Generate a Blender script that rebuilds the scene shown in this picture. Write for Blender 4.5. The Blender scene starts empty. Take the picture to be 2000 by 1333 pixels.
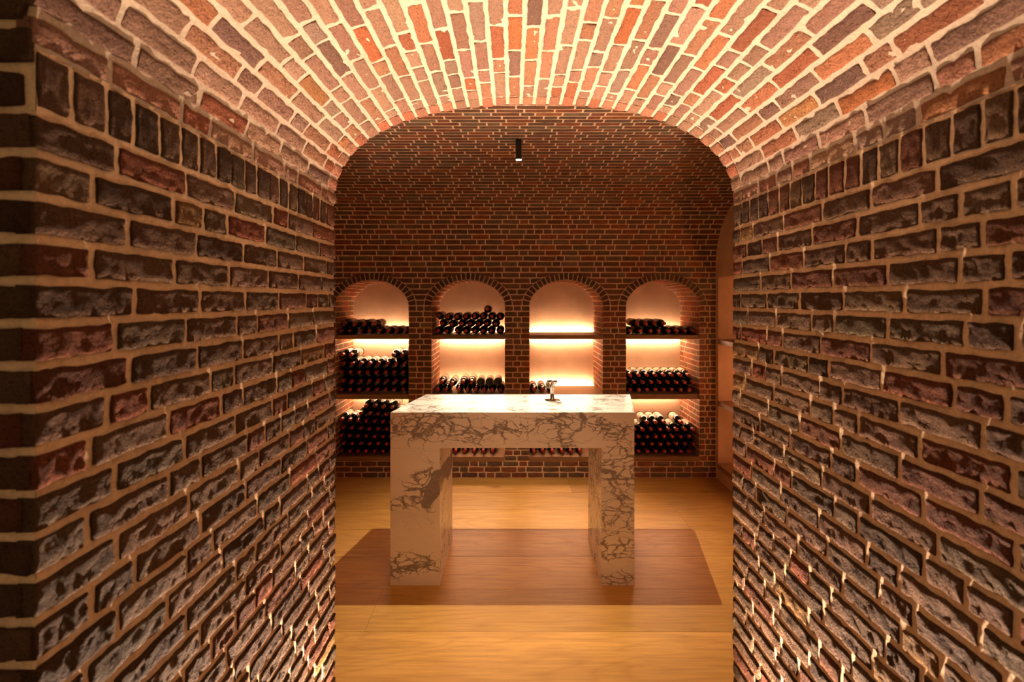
import bpy, math, random
from mathutils import Vector, noise, Matrix
import numpy as np

# ------------------------------------------------------------------ camera, world, light, exposure
SC = bpy.context.scene
COL = SC.collection
H = 1.6                    # eye height
F = 944.0                  # focal length in pixels of the 2000 px frame
cam_d = bpy.data.cameras.new('camera'); cam = bpy.data.objects.new('camera', cam_d); COL.objects.link(cam)
cam.location = (0, 0, H); cam.rotation_euler = (math.pi/2, 0, 0)
cam_d.sensor_width = 36; cam_d.lens = F/2000*36; cam_d.shift_y = -80.5/2000
cam_d.clip_start = 0.02
cam_d.dof.use_dof = True; cam_d.dof.focus_distance = 2.6; cam_d.dof.aperture_fstop = 5.6
SC.camera = cam
SC.view_settings.view_transform = 'Standard'
SC.view_settings.look = 'None'; SC.view_settings.gamma = 1.0; SC.view_settings.use_curve_mapping = False
SC.view_settings.exposure = 0.15
SC.cycles.use_denoising = True
SC.cycles.max_bounces = 8; SC.cycles.diffuse_bounces = 6; SC.cycles.glossy_bounces = 4
SC.cycles.sample_clamp_indirect = 6.0
SC.cycles.caustics_reflective = False

w = bpy.data.worlds.new('world'); SC.world = w; w.use_nodes = True
w.node_tree.nodes['Background'].inputs[0].default_value = (1.0, 0.55, 0.27, 1)
w.node_tree.nodes['Background'].inputs[1].default_value = 0.26

WARM = (1.0, 0.60, 0.30)
UP_POWER = 425.0; DOWN_POWER = 215.0; STRIP = 180.0; FILL_POWER = 34.0; UPC = (1, 0.68, 0.47)

def spot(name, loc, target, power, color, angle, blend, radius):
    l = bpy.data.lights.new(name, 'SPOT'); l.energy = power; l.color = color
    l.spot_size = math.radians(angle); l.spot_blend = blend; l.shadow_soft_size = radius
    o = bpy.data.objects.new(name, l); COL.objects.link(o); o.location = loc
    o.rotation_euler = (Vector(target)-Vector(loc)).to_track_quat('-Z', 'Y').to_euler()
    return o

# ------------------------------------------------------------------ dimensions (metres, camera over the origin, looking along +Y)
WL, WR = 0.553, 0.690      # passage walls left and right of the camera
Y0, Y1 = 0.558, 1.505      # near and far end of the passage
ZS = 1.893                 # springing of the passage vault
XC, AA, BB, NN = (WR-WL)/2, (WR+WL)/2, 0.315, 2.4
YB = 4.343                 # back wall
CR = 0.0495                # passage course height
CB = 0.0499                # back wall course height
ND = 0.497                 # niche depth
XR, XL = 1.83, -1.89       # end walls of the room
NA, NB, NNN, NZ, NT = 0.330, 0.233, 1.88, 31*0.0499, 0.066    # niche half width, rise, shape, springing, ring
PXB = YB/F
NX = [(726.5-1000)*PXB, (914.5-1000)*PXB, (1105.7-1000)*PXB, (1294.5-1000)*PXB]
SH_TOP = [1.281, 0.748, 0.190]; SH_TH = [0.036, 0.044, 0.040]
LAMP = (0.041, 2.965)
rng = random.Random(7)

# uplights sunk in the passage floor, an added fill, the lamp over the table
UPS = [(-WL+0.090, 1.20), (WR-0.100, 1.10)]
spot('floor_uplight_beam', (UPS[0][0], UPS[0][1], 0.03), (UPS[0][0]-0.38, 1.14, 2.0), UP_POWER, UPC, 96, 0.85, 0.02)
spot('floor_uplight_beam', (UPS[1][0], UPS[1][1], 0.03), (UPS[1][0]+0.38, 1.06, 2.0), UP_POWER*1.1, UPC, 96, 0.85, 0.02)
spot('lamp_or_fill_beam', (0.07, 1.64, 2.345), (0.05, 2.72, 0.66), FILL_POWER, (1, 0.62, 0.32), 52, 0.9, 0.10)  # added fill above the sightline, brightens the table front
spot('lamp_or_fill_beam', (LAMP[0], LAMP[1], 2.452), (LAMP[0], LAMP[1], 0), DOWN_POWER, (1, 0.80, 0.56), 84, 1.0, 0.006)

# ------------------------------------------------------------------ node helpers
def mat(name):
    m = bpy.data.materials.new(name); m.use_nodes = True
    nt = m.node_tree; b = nt.nodes['Principled BSDF']
    return m, nt, b
def nd(nt, t, **kw):
    n = nt.nodes.new(t)
    for k, v in kw.items():
        if k.startswith('i_'):
            key = k[2:]
            n.inputs[int(key) if key.isdigit() else key].default_value = v
        else: setattr(n, k, v)
    return n
def ramp(nt, pts, interp='LINEAR'):
    r = nt.nodes.new('ShaderNodeValToRGB'); cr = r.color_ramp; cr.interpolation = interp
    while len(cr.elements) < len(pts): cr.elements.new(0.5)
    for e, (p, c) in zip(cr.elements, pts):
        e.position = p; e.color = c if len(c) == 4 else (*c, 1)
    return r
def mixc(nt, mode, fac, a, b):
    m = nt.nodes.new('ShaderNodeMix'); m.data_type = 'RGBA'; m.blend_type = mode
    for s, v in ((m.inputs['Factor'], fac), (m.inputs['A'], a), (m.inputs['B'], b)):
        if hasattr(v, 'links') or hasattr(v, 'is_linked'): nt.links.new(v, s)
        else: s.default_value = v if not isinstance(v, tuple) or len(v) == 4 else (*v, 1)
    return m.outputs['Result']

def brick_material(name, rough_amp, scale, pits=0.75, lime=0.35):
    m, nt, b = mat(name); L = nt.links
    at = nd(nt, 'ShaderNodeAttribute', attribute_name='tint')
    tc = nd(nt, 'ShaderNodeTexCoord')
    n1 = nd(nt, 'ShaderNodeTexNoise', i_Scale=28.0, i_Detail=5.0, i_Roughness=0.6)
    n2 = nd(nt, 'ShaderNodeTexNoise', i_Scale=scale, i_Detail=7.0, i_Roughness=0.72)
    n3 = nd(nt, 'ShaderNodeTexNoise', i_Scale=scale*0.5, i_Detail=3.0, i_Roughness=0.6, i_Distortion=0.8)
    for n in (n1, n2, n3): L.new(tc.outputs['Object'], n.inputs['Vector'])
    r1 = ramp(nt, [(0.28, (0.62, 0.60, 0.58)), (0.5, (1, 1, 1)), (0.74, (1.25, 1.20, 1.14))]); L.new(n1.outputs['Fac'], r1.inputs[0])
    r2 = ramp(nt, [(0.34, (0.30, 0.28, 0.26)), (0.45, (0.92, 0.92, 0.92)), (0.70, (1.22, 1.22, 1.22))]); L.new(n2.outputs['Fac'], r2.inputs[0])
    c = mixc(nt, 'MULTIPLY', 1.0, at.outputs['Color'], r1.outputs[0])
    c = mixc(nt, 'MULTIPLY', pits, c, r2.outputs[0])
    if lime:
        r3 = ramp(nt, [(0.68, (0, 0, 0)), (0.74, (1, 1, 1))]); L.new(n3.outputs['Fac'], r3.inputs[0])
        ms = nd(nt, 'ShaderNodeMath', operation='MULTIPLY', i_1=lime); L.new(r3.outputs[0], ms.inputs[0])
        c = mixc(nt, 'MIX', ms.outputs[0], c, (0.42, 0.33, 0.24, 1))
    L.new(c, b.inputs['Base Color'])
    b.inputs['Roughness'].default_value = 0.85
    b.inputs['Specular IOR Level'].default_value = 0.12
    # crust: some parts of a face are crumbly, some smooth
    cr = nd(nt, 'ShaderNodeMapRange'); L.new(n1.outputs['Fac'], cr.inputs['Value'])
    cr.inputs['From Min'].default_value = 0.36; cr.inputs['From Max'].default_value = 0.56; cr.inputs['To Min'].default_value = 0.35
    a3 = nd(nt, 'ShaderNodeMath', operation='MULTIPLY', i_1=1.6); L.new(n3.outputs['Fac'], a3.inputs[0])
    ad = nd(nt, 'ShaderNodeMath', operation='ADD'); L.new(n2.outputs['Fac'], ad.inputs[0]); L.new(a3.outputs[0], ad.inputs[1])
    ml = nd(nt, 'ShaderNodeMath', operation='MULTIPLY'); L.new(ad.outputs[0], ml.inputs[0]); L.new(cr.outputs[0], ml.inputs[1])
    bp = nd(nt, 'ShaderNodeBump', i_Strength=1.0, i_Distance=rough_amp); L.new(ml.outputs[0], bp.inputs['Height'])
    L.new(bp.outputs[0], b.inputs['Normal'])
    return m
def mortar_material(name, col, amp, scale=170):
    m, nt, b = mat(name); L = nt.links
    tc = nd(nt, 'ShaderNodeTexCoord')
    n1 = nd(nt, 'ShaderNodeTexNoise', i_Scale=scale, i_Detail=6.0, i_Roughness=0.7)
    n2 = nd(nt, 'ShaderNodeTexNoise', i_Scale=9.0, i_Detail=4.0)
    for n in (n1, n2): L.new(tc.outputs['Object'], n.inputs['Vector'])
    d = tuple(x*0.72 for x in col); u = tuple(min(1, x*1.12) for x in col)
    r1 = ramp(nt, [(0.3, d), (0.55, col), (0.8, u)]); L.new(n1.outputs['Fac'], r1.inputs[0])
    r2 = ramp(nt, [(0.3, (0.85, 0.83, 0.8)), (0.7, (1.05, 1.05, 1.05))]); L.new(n2.outputs['Fac'], r2.inputs[0])
    L.new(mixc(nt, 'MULTIPLY', 1.0, r1.outputs[0], r2.outputs[0]), b.inputs['Base Color'])
    b.inputs['Roughness'].default_value = 0.9
    bp = nd(nt, 'ShaderNodeBump', i_Strength=1.0, i_Distance=amp); L.new(n1.outputs['Fac'], bp.inputs['Height'])
    L.new(bp.outputs[0], b.inputs['Normal'])
    return m
M_BRW = brick_material('brick_rough', 0.0200, 270, 1.0, 0)
M_BRV = brick_material('brick_vault', 0.0055, 250, 1.0, 0.10)
M_BRB = brick_material('brick_room', 0.0025, 110, 0.6, 0)
M_MOR = mortar_material('mortar_passage', (0.50, 0.41, 0.31), 0.0024)
M_MOW = mortar_material('mortar_passage_wall', (0.80, 0.63, 0.42), 0.0026, 120)  # same mortar as the vault, colour lightened to offset the dimmer wall light
M_MOB = mortar_material('mortar_room', (0.74, 0.54, 0.35), 0.0015)


def plain(name, col, rough, metal=0.0, bump=0.0, scale=100, spec=0.5):
    m, nt, b = mat(name); L = nt.links
    tc = nd(nt, 'ShaderNodeTexCoord'); n1 = nd(nt, 'ShaderNodeTexNoise', i_Scale=scale, i_Detail=4.0)
    L.new(tc.outputs['Object'], n1.inputs['Vector'])
    r = ramp(nt, [(0.3, tuple(x*0.85 for x in col)), (0.7, tuple(min(1, x*1.1) for x in col))])
    L.new(n1.outputs['Fac'], r.inputs[0]); L.new(r.outputs[0], b.inputs['Base Color'])
    b.inputs['Roughness'].default_value = rough; b.inputs['Metallic'].default_value = metal
    b.inputs['Specular IOR Level'].default_value = spec
    if bump:
        bp = nd(nt, 'ShaderNodeBump', i_Strength=1.0, i_Distance=bump); L.new(n1.outputs['Fac'], bp.inputs['Height'])
        L.new(bp.outputs[0], b.inputs['Normal'])
    return m
M_PLA = plain('plaster', (0.63, 0.43, 0.28), 0.85, 0.0, 0.0002, 5, 0.2)
M_GLASS = plain('bottle_glass', (0.006, 0.007, 0.004), 0.12)
M_CAP = plain('capsule_foil', (0.30, 0.024, 0.013), 0.42, 0.1)
M_LABEL = plain('label_paper', (0.74, 0.66, 0.50), 0.7, scale=60)
M_PRINT = plain('label_print', (0.16, 0.10, 0.06), 0.7)
M_BLACK = plain('black_metal', (0.008, 0.007, 0.006), 0.45)
M_STEEL = plain('polished_steel', (0.55, 0.50, 0.43), 0.16, 1.0)
M_HOLE = plain('dark_hole', (0.01, 0.008, 0.006), 0.8)

def emit_mat(name, col, s):
    m, nt, b = mat(name); nt.nodes.remove(b)
    e = nd(nt, 'ShaderNodeEmission'); e.inputs[0].default_value = (*col, 1); e.inputs[1].default_value = s
    nt.links.new(e.outputs[0], nt.nodes['Material Output'].inputs[0]); return m
M_STRIP = emit_mat('led_strip', (1, 0.59, 0.35), STRIP)
M_LENS = emit_mat('lamp_lens', (1, 0.88, 0.75), 6)

def wood_material(name, base, dark, light, stretch, glow=1.0):
    """oak running along X; the tint attribute shifts each board"""
    m, nt, b = mat(name); L = nt.links
    tc = nd(nt, 'ShaderNodeTexCoord'); at = nd(nt, 'ShaderNodeAttribute', attribute_name='tint')
    sh = nd(nt, 'ShaderNodeVectorMath', operation='MULTIPLY_ADD')
    L.new(at.outputs['Color'], sh.inputs[0]); sh.inputs[1].default_value = (37, 53, 11); L.new(tc.outputs['Object'], sh.inputs[2])
    mp = nd(nt, 'ShaderNodeMapping'); mp.inputs['Scale'].default_value = (stretch, 1, 1); L.new(sh.outputs[0], mp.inputs[0])
    n0 = nd(nt, 'ShaderNodeTexNoise', i_Scale=2.2, i_Detail=3.0, i_Distortion=0.6); L.new(mp.outputs[0], n0.inputs['Vector'])
    # cathedral rings from contour lines of a soft noise
    k = nd(nt, 'ShaderNodeMath', operation='MULTIPLY', i_1=26.0); L.new(n0.outputs['Fac'], k.inputs[0])
    fr = nd(nt, 'ShaderNodeMath', operation='PINGPONG', i_1=0.5); L.new(k.outputs[0], fr.inputs[0])
    n1 = nd(nt, 'ShaderNodeTexNoise', i_Scale=60.0, i_Detail=5.0, i_Roughness=0.65)
    mp2 = nd(nt, 'ShaderNodeMapping'); mp2.inputs['Scale'].default_value = (0.06, 1, 1); L.new(sh.outputs[0], mp2.inputs[0]); L.new(mp2.outputs[0], n1.inputs['Vector'])
    n2 = nd(nt, 'ShaderNodeTexNoise', i_Scale=3.0, i_Detail=3.0); L.new(mp.outputs[0], n2.inputs['Vector'])
    r0 = ramp(nt, [(0.0, dark), (0.22, base), (1.0, light)]); L.new(fr.outputs[0], r0.inputs[0])
    r1 = ramp(nt, [(0.3, (0.72, 0.68, 0.62)), (0.6, (1.03, 1.03, 1.03))]); L.new(n1.outputs['Fac'], r1.inputs[0])
    r2 = ramp(nt, [(0.3, (0.82, 0.78, 0.72)), (0.65, (1.08, 1.06, 1.04))]); L.new(n2.outputs['Fac'], r2.inputs[0])
    c = mixc(nt, 'MIX', 0.30, base + (1,) if len(base) == 3 else base, r0.outputs[0])
    c = mixc(nt, 'MULTIPLY', 0.85, c, r1.outputs[0]); c = mixc(nt, 'MULTIPLY', 1.0, c, r2.outputs[0])
    # knots
    vo = nd(nt, 'ShaderNodeTexVoronoi', i_Scale=2.3); mp3 = nd(nt, 'ShaderNodeMapping'); mp3.inputs['Scale'].default_value = (0.62, 1.3, 1)
    L.new(sh.outputs[0], mp3.inputs[0])
    nk = nd(nt, 'ShaderNodeTexNoise', i_Scale=14.0, i_Detail=3.0); L.new(sh.outputs[0], nk.inputs['Vector'])
    mk = nd(nt, 'ShaderNodeVectorMath', operation='MULTIPLY_ADD'); L.new(nk.outputs['Color'], mk.inputs[0]); mk.inputs[1].default_value = (0.10, 0.03, 0.03)
    L.new(mp3.outputs[0], mk.inputs[2]); L.new(mk.outputs[0], vo.inputs['Vector'])
    rk = ramp(nt, [(0.015, (0.28, 0.20, 0.13)), (0.06, (0.75, 0.68, 0.6)), (0.14, (1, 1, 1))]); L.new(vo.outputs['Distance'], rk.inputs[0])
    c = mixc(nt, 'MULTIPLY', 0.85, c, rk.outputs[0])
    sx = nd(nt, 'ShaderNodeSeparateColor'); L.new(at.outputs['Color'], sx.inputs[0])
    mr = nd(nt, 'ShaderNodeMapRange'); mr.inputs['To Min'].default_value = 0.70; mr.inputs['To Max'].default_value = 1.14; L.new(sx.outputs[2], mr.inputs['Value'])
    c = mixc(nt, 'MULTIPLY', 1.0, c, mr.outputs[0])
    L.new(c, b.inputs['Base Color']); b.inputs['Roughness'].default_value = 0.42; b.inputs['Specular IOR Level'].default_value = 0.35
    bp = nd(nt, 'ShaderNodeBump', i_Strength=0.5, i_Distance=0.0008); L.new(n1.outputs['Fac'], bp.inputs['Height']); L.new(bp.outputs[0], b.inputs['Normal'])
    return m
M_FLOOR = wood_material('oak_floor', (0.60, 0.335, 0.085), (0.42, 0.205, 0.048), (0.69, 0.41, 0.115), 0.16)
M_SHELF = wood_material('oak_shelf', (0.27, 0.16, 0.085), (0.13, 0.07, 0.035), (0.36, 0.23, 0.13), 0.25)

def marble_material():
    m, nt, b = mat('breccia_marble'); L = nt.links
    tc = nd(nt, 'ShaderNodeTexCoord')
    def M(op, a, b_=None, cl=False):
        n = nt.nodes.new('ShaderNodeMath'); n.operation = op; n.use_clamp = cl
        for k, v in enumerate((a, b_)):
            if v is None: continue
            if isinstance(v, (int, float)): n.inputs[k].default_value = v
            else: L.new(v, n.inputs[k])
        return n.outputs[0]
    def mapr(v, a, b_, c=0.0, d=1.0):
        n = nt.nodes.new('ShaderNodeMapRange'); L.new(v, n.inputs['Value'])
        for k, x in zip(('From Min', 'From Max', 'To Min', 'To Max'), (a, b_, c, d)): n.inputs[k].default_value = x
        return n.outputs[0]
    mp = nd(nt, 'ShaderNodeMapping'); mp.inputs['Rotation'].default_value = (0.10, 0.30, 0.12); mp.inputs['Location'].default_value = (3.1, 1.7, 0.4)
    mp.inputs['Scale'].default_value = (0.62, 1.25, 1.15); L.new(tc.outputs['Object'], mp.inputs[0])
    nz = nd(nt, 'ShaderNodeTexNoise', i_Scale=8.0, i_Detail=5.0, i_Roughness=0.55); L.new(mp.outputs[0], nz.inputs['Vector'])
    wv = nd(nt, 'ShaderNodeVectorMath', operation='MULTIPLY_ADD'); wv.inputs[1].default_value = (0.12, 0.12, 0.12)
    L.new(nz.outputs['Color'], wv.inputs[0]); L.new(mp.outputs[0], wv.inputs[2])
    def cells(scale):
        a = nd(nt, 'ShaderNodeTexVoronoi', feature='F1', i_Scale=scale); c_ = nd(nt, 'ShaderNodeTexVoronoi', feature='F2', i_Scale=scale)
        L.new(wv.outputs[0], a.inputs['Vector']); L.new(wv.outputs[0], c_.inputs['Vector']); return M('SUBTRACT', c_.outputs['Distance'], a.outputs['Distance'])
    big = cells(9.0); sml = cells(24.0)
    ns = nd(nt, 'ShaderNodeTexNoise', i_Scale=5.5, i_Detail=4.0, i_Distortion=0.7); L.new(mp.outputs[0], ns.inputs['Vector'])
    fine = nd(nt, 'ShaderNodeTexNoise', i_Scale=60.0, i_Detail=6.0, i_Roughness=0.75); L.new(mp.outputs[0], fine.inputs['Vector'])
    # the veined zones of the slabs: (x, z, half width, half height, tilt, weight) about the table's foot
    zones = [(-0.46, 0.895, 0.42, 0.10, 0.10, 0.9), (0.02, 0.86, 0.50, 0.10, 0.05, 0.7), (0.26, 0.88, 0.14, 0.17, -0.5, 0.8), (0.53, 0.88, 0.26, 0.075, -0.42, 1.0),
             (0.62, 0.66, 0.22, 0.17, 0.5, 1.0), (0.55, 0.42, 0.22, 0.10, -0.35, 0.75), (0.58, 0.23, 0.24, 0.10, -0.25, 0.7), (0.56, 0.03, 0.2, 0.06, 0.2, 0.6),
             (-0.62, 0.475, 0.22, 0.055, -0.05, 0.85), (-0.50, 0.57, 0.12, 0.09, 0.6, 1.25), (-0.58, 0.115, 0.24, 0.085, 0.05, 1.05)]
    tot = None
    wz = nd(nt, 'ShaderNodeVectorMath', operation='MULTIPLY_ADD'); wz.inputs[1].default_value = (0.16, 0, 0.16)
    nw = nd(nt, 'ShaderNodeTexNoise', i_Scale=4.0, i_Detail=3.0); L.new(tc.outputs['Object'], nw.inputs['Vector'])
    L.new(nw.outputs['Color'], wz.inputs[0]); L.new(tc.outputs['Object'], wz.inputs[2])
    for (x, z, rx, rz, t, wgt) in zones:
        q = nd(nt, 'ShaderNodeMapping', vector_type='TEXTURE')
        q.inputs['Location'].default_value = (x-0.05+0.08, 0, z+0.08); q.inputs['Rotation'].default_value = (0, -t, 0); q.inputs['Scale'].default_value = (rx*1.35, 1.6, rz*1.35)
        L.new(wz.outputs[0], q.inputs[0])
        g = nd(nt, 'ShaderNodeTexGradient', gradient_type='SPHERICAL'); L.new(q.outputs[0], g.inputs[0])
        v = M('MULTIPLY', g.outputs['Fac'], wgt*1.8); tot = v if tot is None else M('MAXIMUM', tot, v)
    # on the top face the veining runs in long faint streaks
    geo = nd(nt, 'ShaderNodeNewGeometry'); sz = nd(nt, 'ShaderNodeSeparateXYZ'); L.new(geo.outputs['Normal'], sz.inputs[0])
    top = mapr(sz.outputs[2], 0.6, 0.9, 0.0, 0.66); side = mapr(M('ABSOLUTE', sz.outputs[0]), 0.6, 0.9, 0.0, 0.45)
    tot = M('MAXIMUM', M('MINIMUM', tot, 1.0), M('MAXIMUM', top, side))
    msk = M('ADD', M('MULTIPLY', tot, 0.75), M('MULTIPLY', M('SUBTRACT', ns.outputs['Fac'], 0.5), 1.5))
    wid = M('MULTIPLY', mapr(msk, 0.15, 0.95, -0.002, 0.105), M('MULTIPLY', fine.outputs['Fac'], 2.0))
    def vein(v, w_, soft): return mapr(M('SUBTRACT', w_, v), -soft*0.4, soft)
    v1 = vein(big, wid, 0.035)
    v2 = M('MULTIPLY', vein(sml, M('MULTIPLY', wid, 1.5), 0.08), mapr(msk, 0.38, 0.55))
    mx = M('MULTIPLY', M('MAXIMUM', v1, v2), mapr(fine.outputs['Fac'], 0.30, 0.52, 0.4, 1.0))
    fq = nd(nt, 'ShaderNodeMapping', vector_type='TEXTURE'); fq.inputs['Location'].default_value = (-0.475+0.08, 0, 0.545+0.08)
    fq.inputs['Rotation'].default_value = (0, -0.75, 0); fq.inputs['Scale'].default_value = (0.15, 1.0, 0.062); L.new(wz.outputs[0], fq.inputs[0])
    fg = nd(nt, 'ShaderNodeTexGradient', gradient_type='SPHERICAL'); L.new(fq.outputs[0], fg.inputs[0])
    mx = M('MAXIMUM', mx, M('MULTIPLY', mapr(fg.outputs['Fac'], 0.10, 0.16), mapr(fine.outputs['Fac'], 0.25, 0.5, 0.65, 1.0)))
    faint = nd(nt, 'ShaderNodeTexVoronoi', feature='DISTANCE_TO_EDGE', i_Scale=3.4); L.new(wv.outputs[0], faint.inputs['Vector'])
    fv = M('MULTIPLY', mapr(faint.outputs['Distance'], 0.0, 0.012, 0.35, 0.0), mapr(ns.outputs['Fac'], 0.42, 0.6))
    mx = M('MAXIMUM', mx, fv)
    cl = nd(nt, 'ShaderNodeTexNoise', i_Scale=4.0, i_Detail=4.0); L.new(mp.outputs[0], cl.inputs['Vector'])
    rc = ramp(nt, [(0.3, (0.74, 0.68, 0.62)), (0.6, (0.84, 0.785, 0.73))]); L.new(cl.outputs['Fac'], rc.inputs[0])
    c = mixc(nt, 'MIX', mx, rc.outputs[0], (0.255, 0.22, 0.205, 1))
    L.new(c, b.inputs['Base Color']); b.inputs['Roughness'].default_value = 0.24; b.inputs['Specular IOR Level'].default_value = 0.45
    return m
M_MARBLE = marble_material()

# ------------------------------------------------------------------ mesh helpers
def link(name, verts, faces, material, parent=None, smooth=False, tints=None):
    me = bpy.data.meshes.new(name); me.from_pydata(verts, [], faces)
    me.materials.append(material)
    if smooth: me.polygons.foreach_set('use_smooth', [True]*len(me.polygons))
    if tints is not None:
        ca = me.color_attributes.new('tint', 'FLOAT_COLOR', 'POINT')
        ca.data.foreach_set('color', np.array(tints, dtype=np.float32).ravel())
    me.update()
    o = bpy.data.objects.new(name, me); COL.objects.link(o)
    if parent: o.parent = parent
    return o
def empty(name, loc, label, cat, group=None, kind=None):
    o = bpy.data.objects.new(name, None); COL.objects.link(o); o.location = loc; o.empty_display_size = 0.05
    tag(o, label, cat, group, kind); return o
def tag(o, label=None, cat=None, group=None, kind=None):
    if label: o['label'] = label
    if cat: o['category'] = cat
    if group: o['group'] = group
    if kind: o['kind'] = kind
def box_vf(x0, x1, y0, y1, z0, z1, bev=0.0):
    if bev <= 0:
        v = [(x, y, z) for x in (x0, x1) for y in (y0, y1) for z in (z0, z1)]
        f = [(0, 1, 3, 2), (4, 6, 7, 5), (0, 4, 5, 1), (2, 3, 7, 6), (0, 2, 6, 4), (1, 5, 7, 3)]
        return v, f
    import bmesh
    bm = bmesh.new(); bmesh.ops.create_cube(bm, size=1.0)
    for q in bm.verts: q.co = Vector(((x0+x1)/2+q.co.x*(x1-x0), (y0+y1)/2+q.co.y*(y1-y0), (z0+z1)/2+q.co.z*(z1-z0)))
    bmesh.ops.bevel(bm, geom=list(bm.edges), offset=bev, segments=2, affect='EDGES', profile=0.5)
    bm.verts.index_update()
    v = [tuple(q.co) for q in bm.verts]; f = [[q.index for q in p.verts] for p in bm.faces]; bm.free()
    return v, f
def join(parts):
    V, Fc = [], []
    for v, f in parts:
        n = len(V); V += v; Fc += [[i+n for i in p] for p in f]
    return V, Fc
def lathe(profile, seg, axis='Z', origin=(0, 0, 0)):
    """profile: (radius, height); closed where the radius is 0"""
    V, Fc = [], []
    for r, h in profile:
        for k in range(seg):
            a = 2*math.pi*k/seg; V.append((r*math.cos(a), r*math.sin(a), h))
    for i in range(len(profile)-1):
        for k in range(seg):
            a, b_ = i*seg+k, i*seg+(k+1) % seg
            Fc.append([a, b_, b_+seg, a+seg])
    Fc.append([k for k in range(seg)][::-1]); n = (len(profile)-1)*seg; Fc.append([n+k for k in range(seg)])
    if axis == '-Y': V = [(x, -z, y) for x, y, z in V]
    if axis == 'Y': V = [(x, z, -y) for x, y, z in V]
    if axis == 'X': V = [(z, y, -x) for x, y, z in V]
    return [(x+origin[0], y+origin[1], z+origin[2]) for x, y, z in V], Fc

# ------------------------------------------------------------------ bricks
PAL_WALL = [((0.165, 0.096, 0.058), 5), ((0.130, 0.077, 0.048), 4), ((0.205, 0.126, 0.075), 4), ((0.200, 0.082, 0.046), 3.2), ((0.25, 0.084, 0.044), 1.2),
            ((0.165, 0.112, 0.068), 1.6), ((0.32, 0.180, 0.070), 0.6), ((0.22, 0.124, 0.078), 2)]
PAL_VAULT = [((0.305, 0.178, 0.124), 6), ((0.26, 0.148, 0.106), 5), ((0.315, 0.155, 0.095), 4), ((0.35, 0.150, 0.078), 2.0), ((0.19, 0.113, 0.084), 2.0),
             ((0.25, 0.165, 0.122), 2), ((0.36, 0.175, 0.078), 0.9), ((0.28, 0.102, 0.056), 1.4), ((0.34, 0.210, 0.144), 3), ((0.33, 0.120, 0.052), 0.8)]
PAL_ROOM = [((0.140, 0.072, 0.044), 5), ((0.172, 0.074, 0.042), 4), ((0.125, 0.078, 0.050), 4), ((0.195, 0.070, 0.037), 2.4), ((0.16, 0.108, 0.068), 2), ((0.24, 0.092, 0.040), 0.8)]
def pick(pal):
    t = rng.random()*sum(w_ for _, w_ in pal)
    for c, w_ in pal:
        t -= w_
        if t <= 0: break
    k = rng.uniform(0.85, 1.15)
    return tuple(max(0, x*k*rng.uniform(0.96, 1.04)) for x in c)

def brick_vf(S, q, nx, ny, proud, rough, drop, back, wob, seed):
    """q = (uL0,uR0,uL1,uR1,v0,v1) on the surface S(u,v)->(P,N); returns a slab with a worn face"""
    uL0, uR0, uL1, uR1, v0, v1 = q
    V = []; sx = seed*7.31
    def pos(a, b_, h, ins):
        ul = uL0+(uL1-uL0)*b_; ur = uR0+(uR1-uR0)*b_
        u = ul+(ur-ul)*a; v = v0+(v1-v0)*b_
        if ins:
            u += ins*((a == 0)-(a == 1)); v += ins*((b_ == 0)-(b_ == 1))
        if wob:
            P0 = Vector((u*42+sx, v*42, sx*0.3)); d = noise.noise_vector(P0)
            u += d.x*wob*0.7; v += d.y*wob*1.1
        P, N = S(u, v); return P+N*h
    lean = rng.uniform(-1, 1)*proud*0.22; lean2 = rng.uniform(-1, 1)*proud*0.16
    as_ = [i/nx for i in range(nx+1)]; bs = [j/ny for j in range(ny+1)]
    if rough and nx > 3 and ny > 2:
        e = 0.022
        as_ = [0]+[e+(1-2*e)*i/(nx-2) for i in range(nx-1)]+[1]; eb = 0.055
        bs = [0]+[eb+(1-2*eb)*j/(ny-2) for j in range(ny-1)]+[1]
    for b_ in bs:
        for a in as_:
            h = proud+lean*(a*2-1)+lean2*(b_*2-1); edge = a in (0, 1) or b_ in (0, 1)
            corner = a in (0, 1) and b_ in (0, 1)
            if rough:
                uu = (uL0+(uR0-uL0)*a); vv = v0+(v1-v0)*b_
                n = noise.fractal(Vector((uu*45+sx, vv*60, sx)), 0.7, 2.1, 4)
                h += rough*n
            if edge: h -= drop*(1.6 if corner else 1)
            V.append(pos(a, b_, h, drop*(0.9 if corner else 0.25)))
    W = nx+1
    Fc = [[j*W+i, j*W+i+1, (j+1)*W+i+1, (j+1)*W+i] for j in range(ny) for i in range(nx)]
    ring = [i for i in range(W)]+[j*W+nx for j in range(1, ny+1)]+[ny*W+i for i in range(nx-1, -1, -1)]+[j*W for j in range(ny-1, 0, -1)]
    base = len(V)
    n = len(ring)
    for r in ring: V.append(V[r].copy())
    for r in ring:
        j, i = divmod(r, W); V.append(pos(as_[i], bs[j], -back, 0))
    for k in range(n):
        k2 = (k+1) % n
        Fc.append([base+k2, base+k, base+n+k, base+n+k2])
    return [tuple(p) for p in V], Fc

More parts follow.
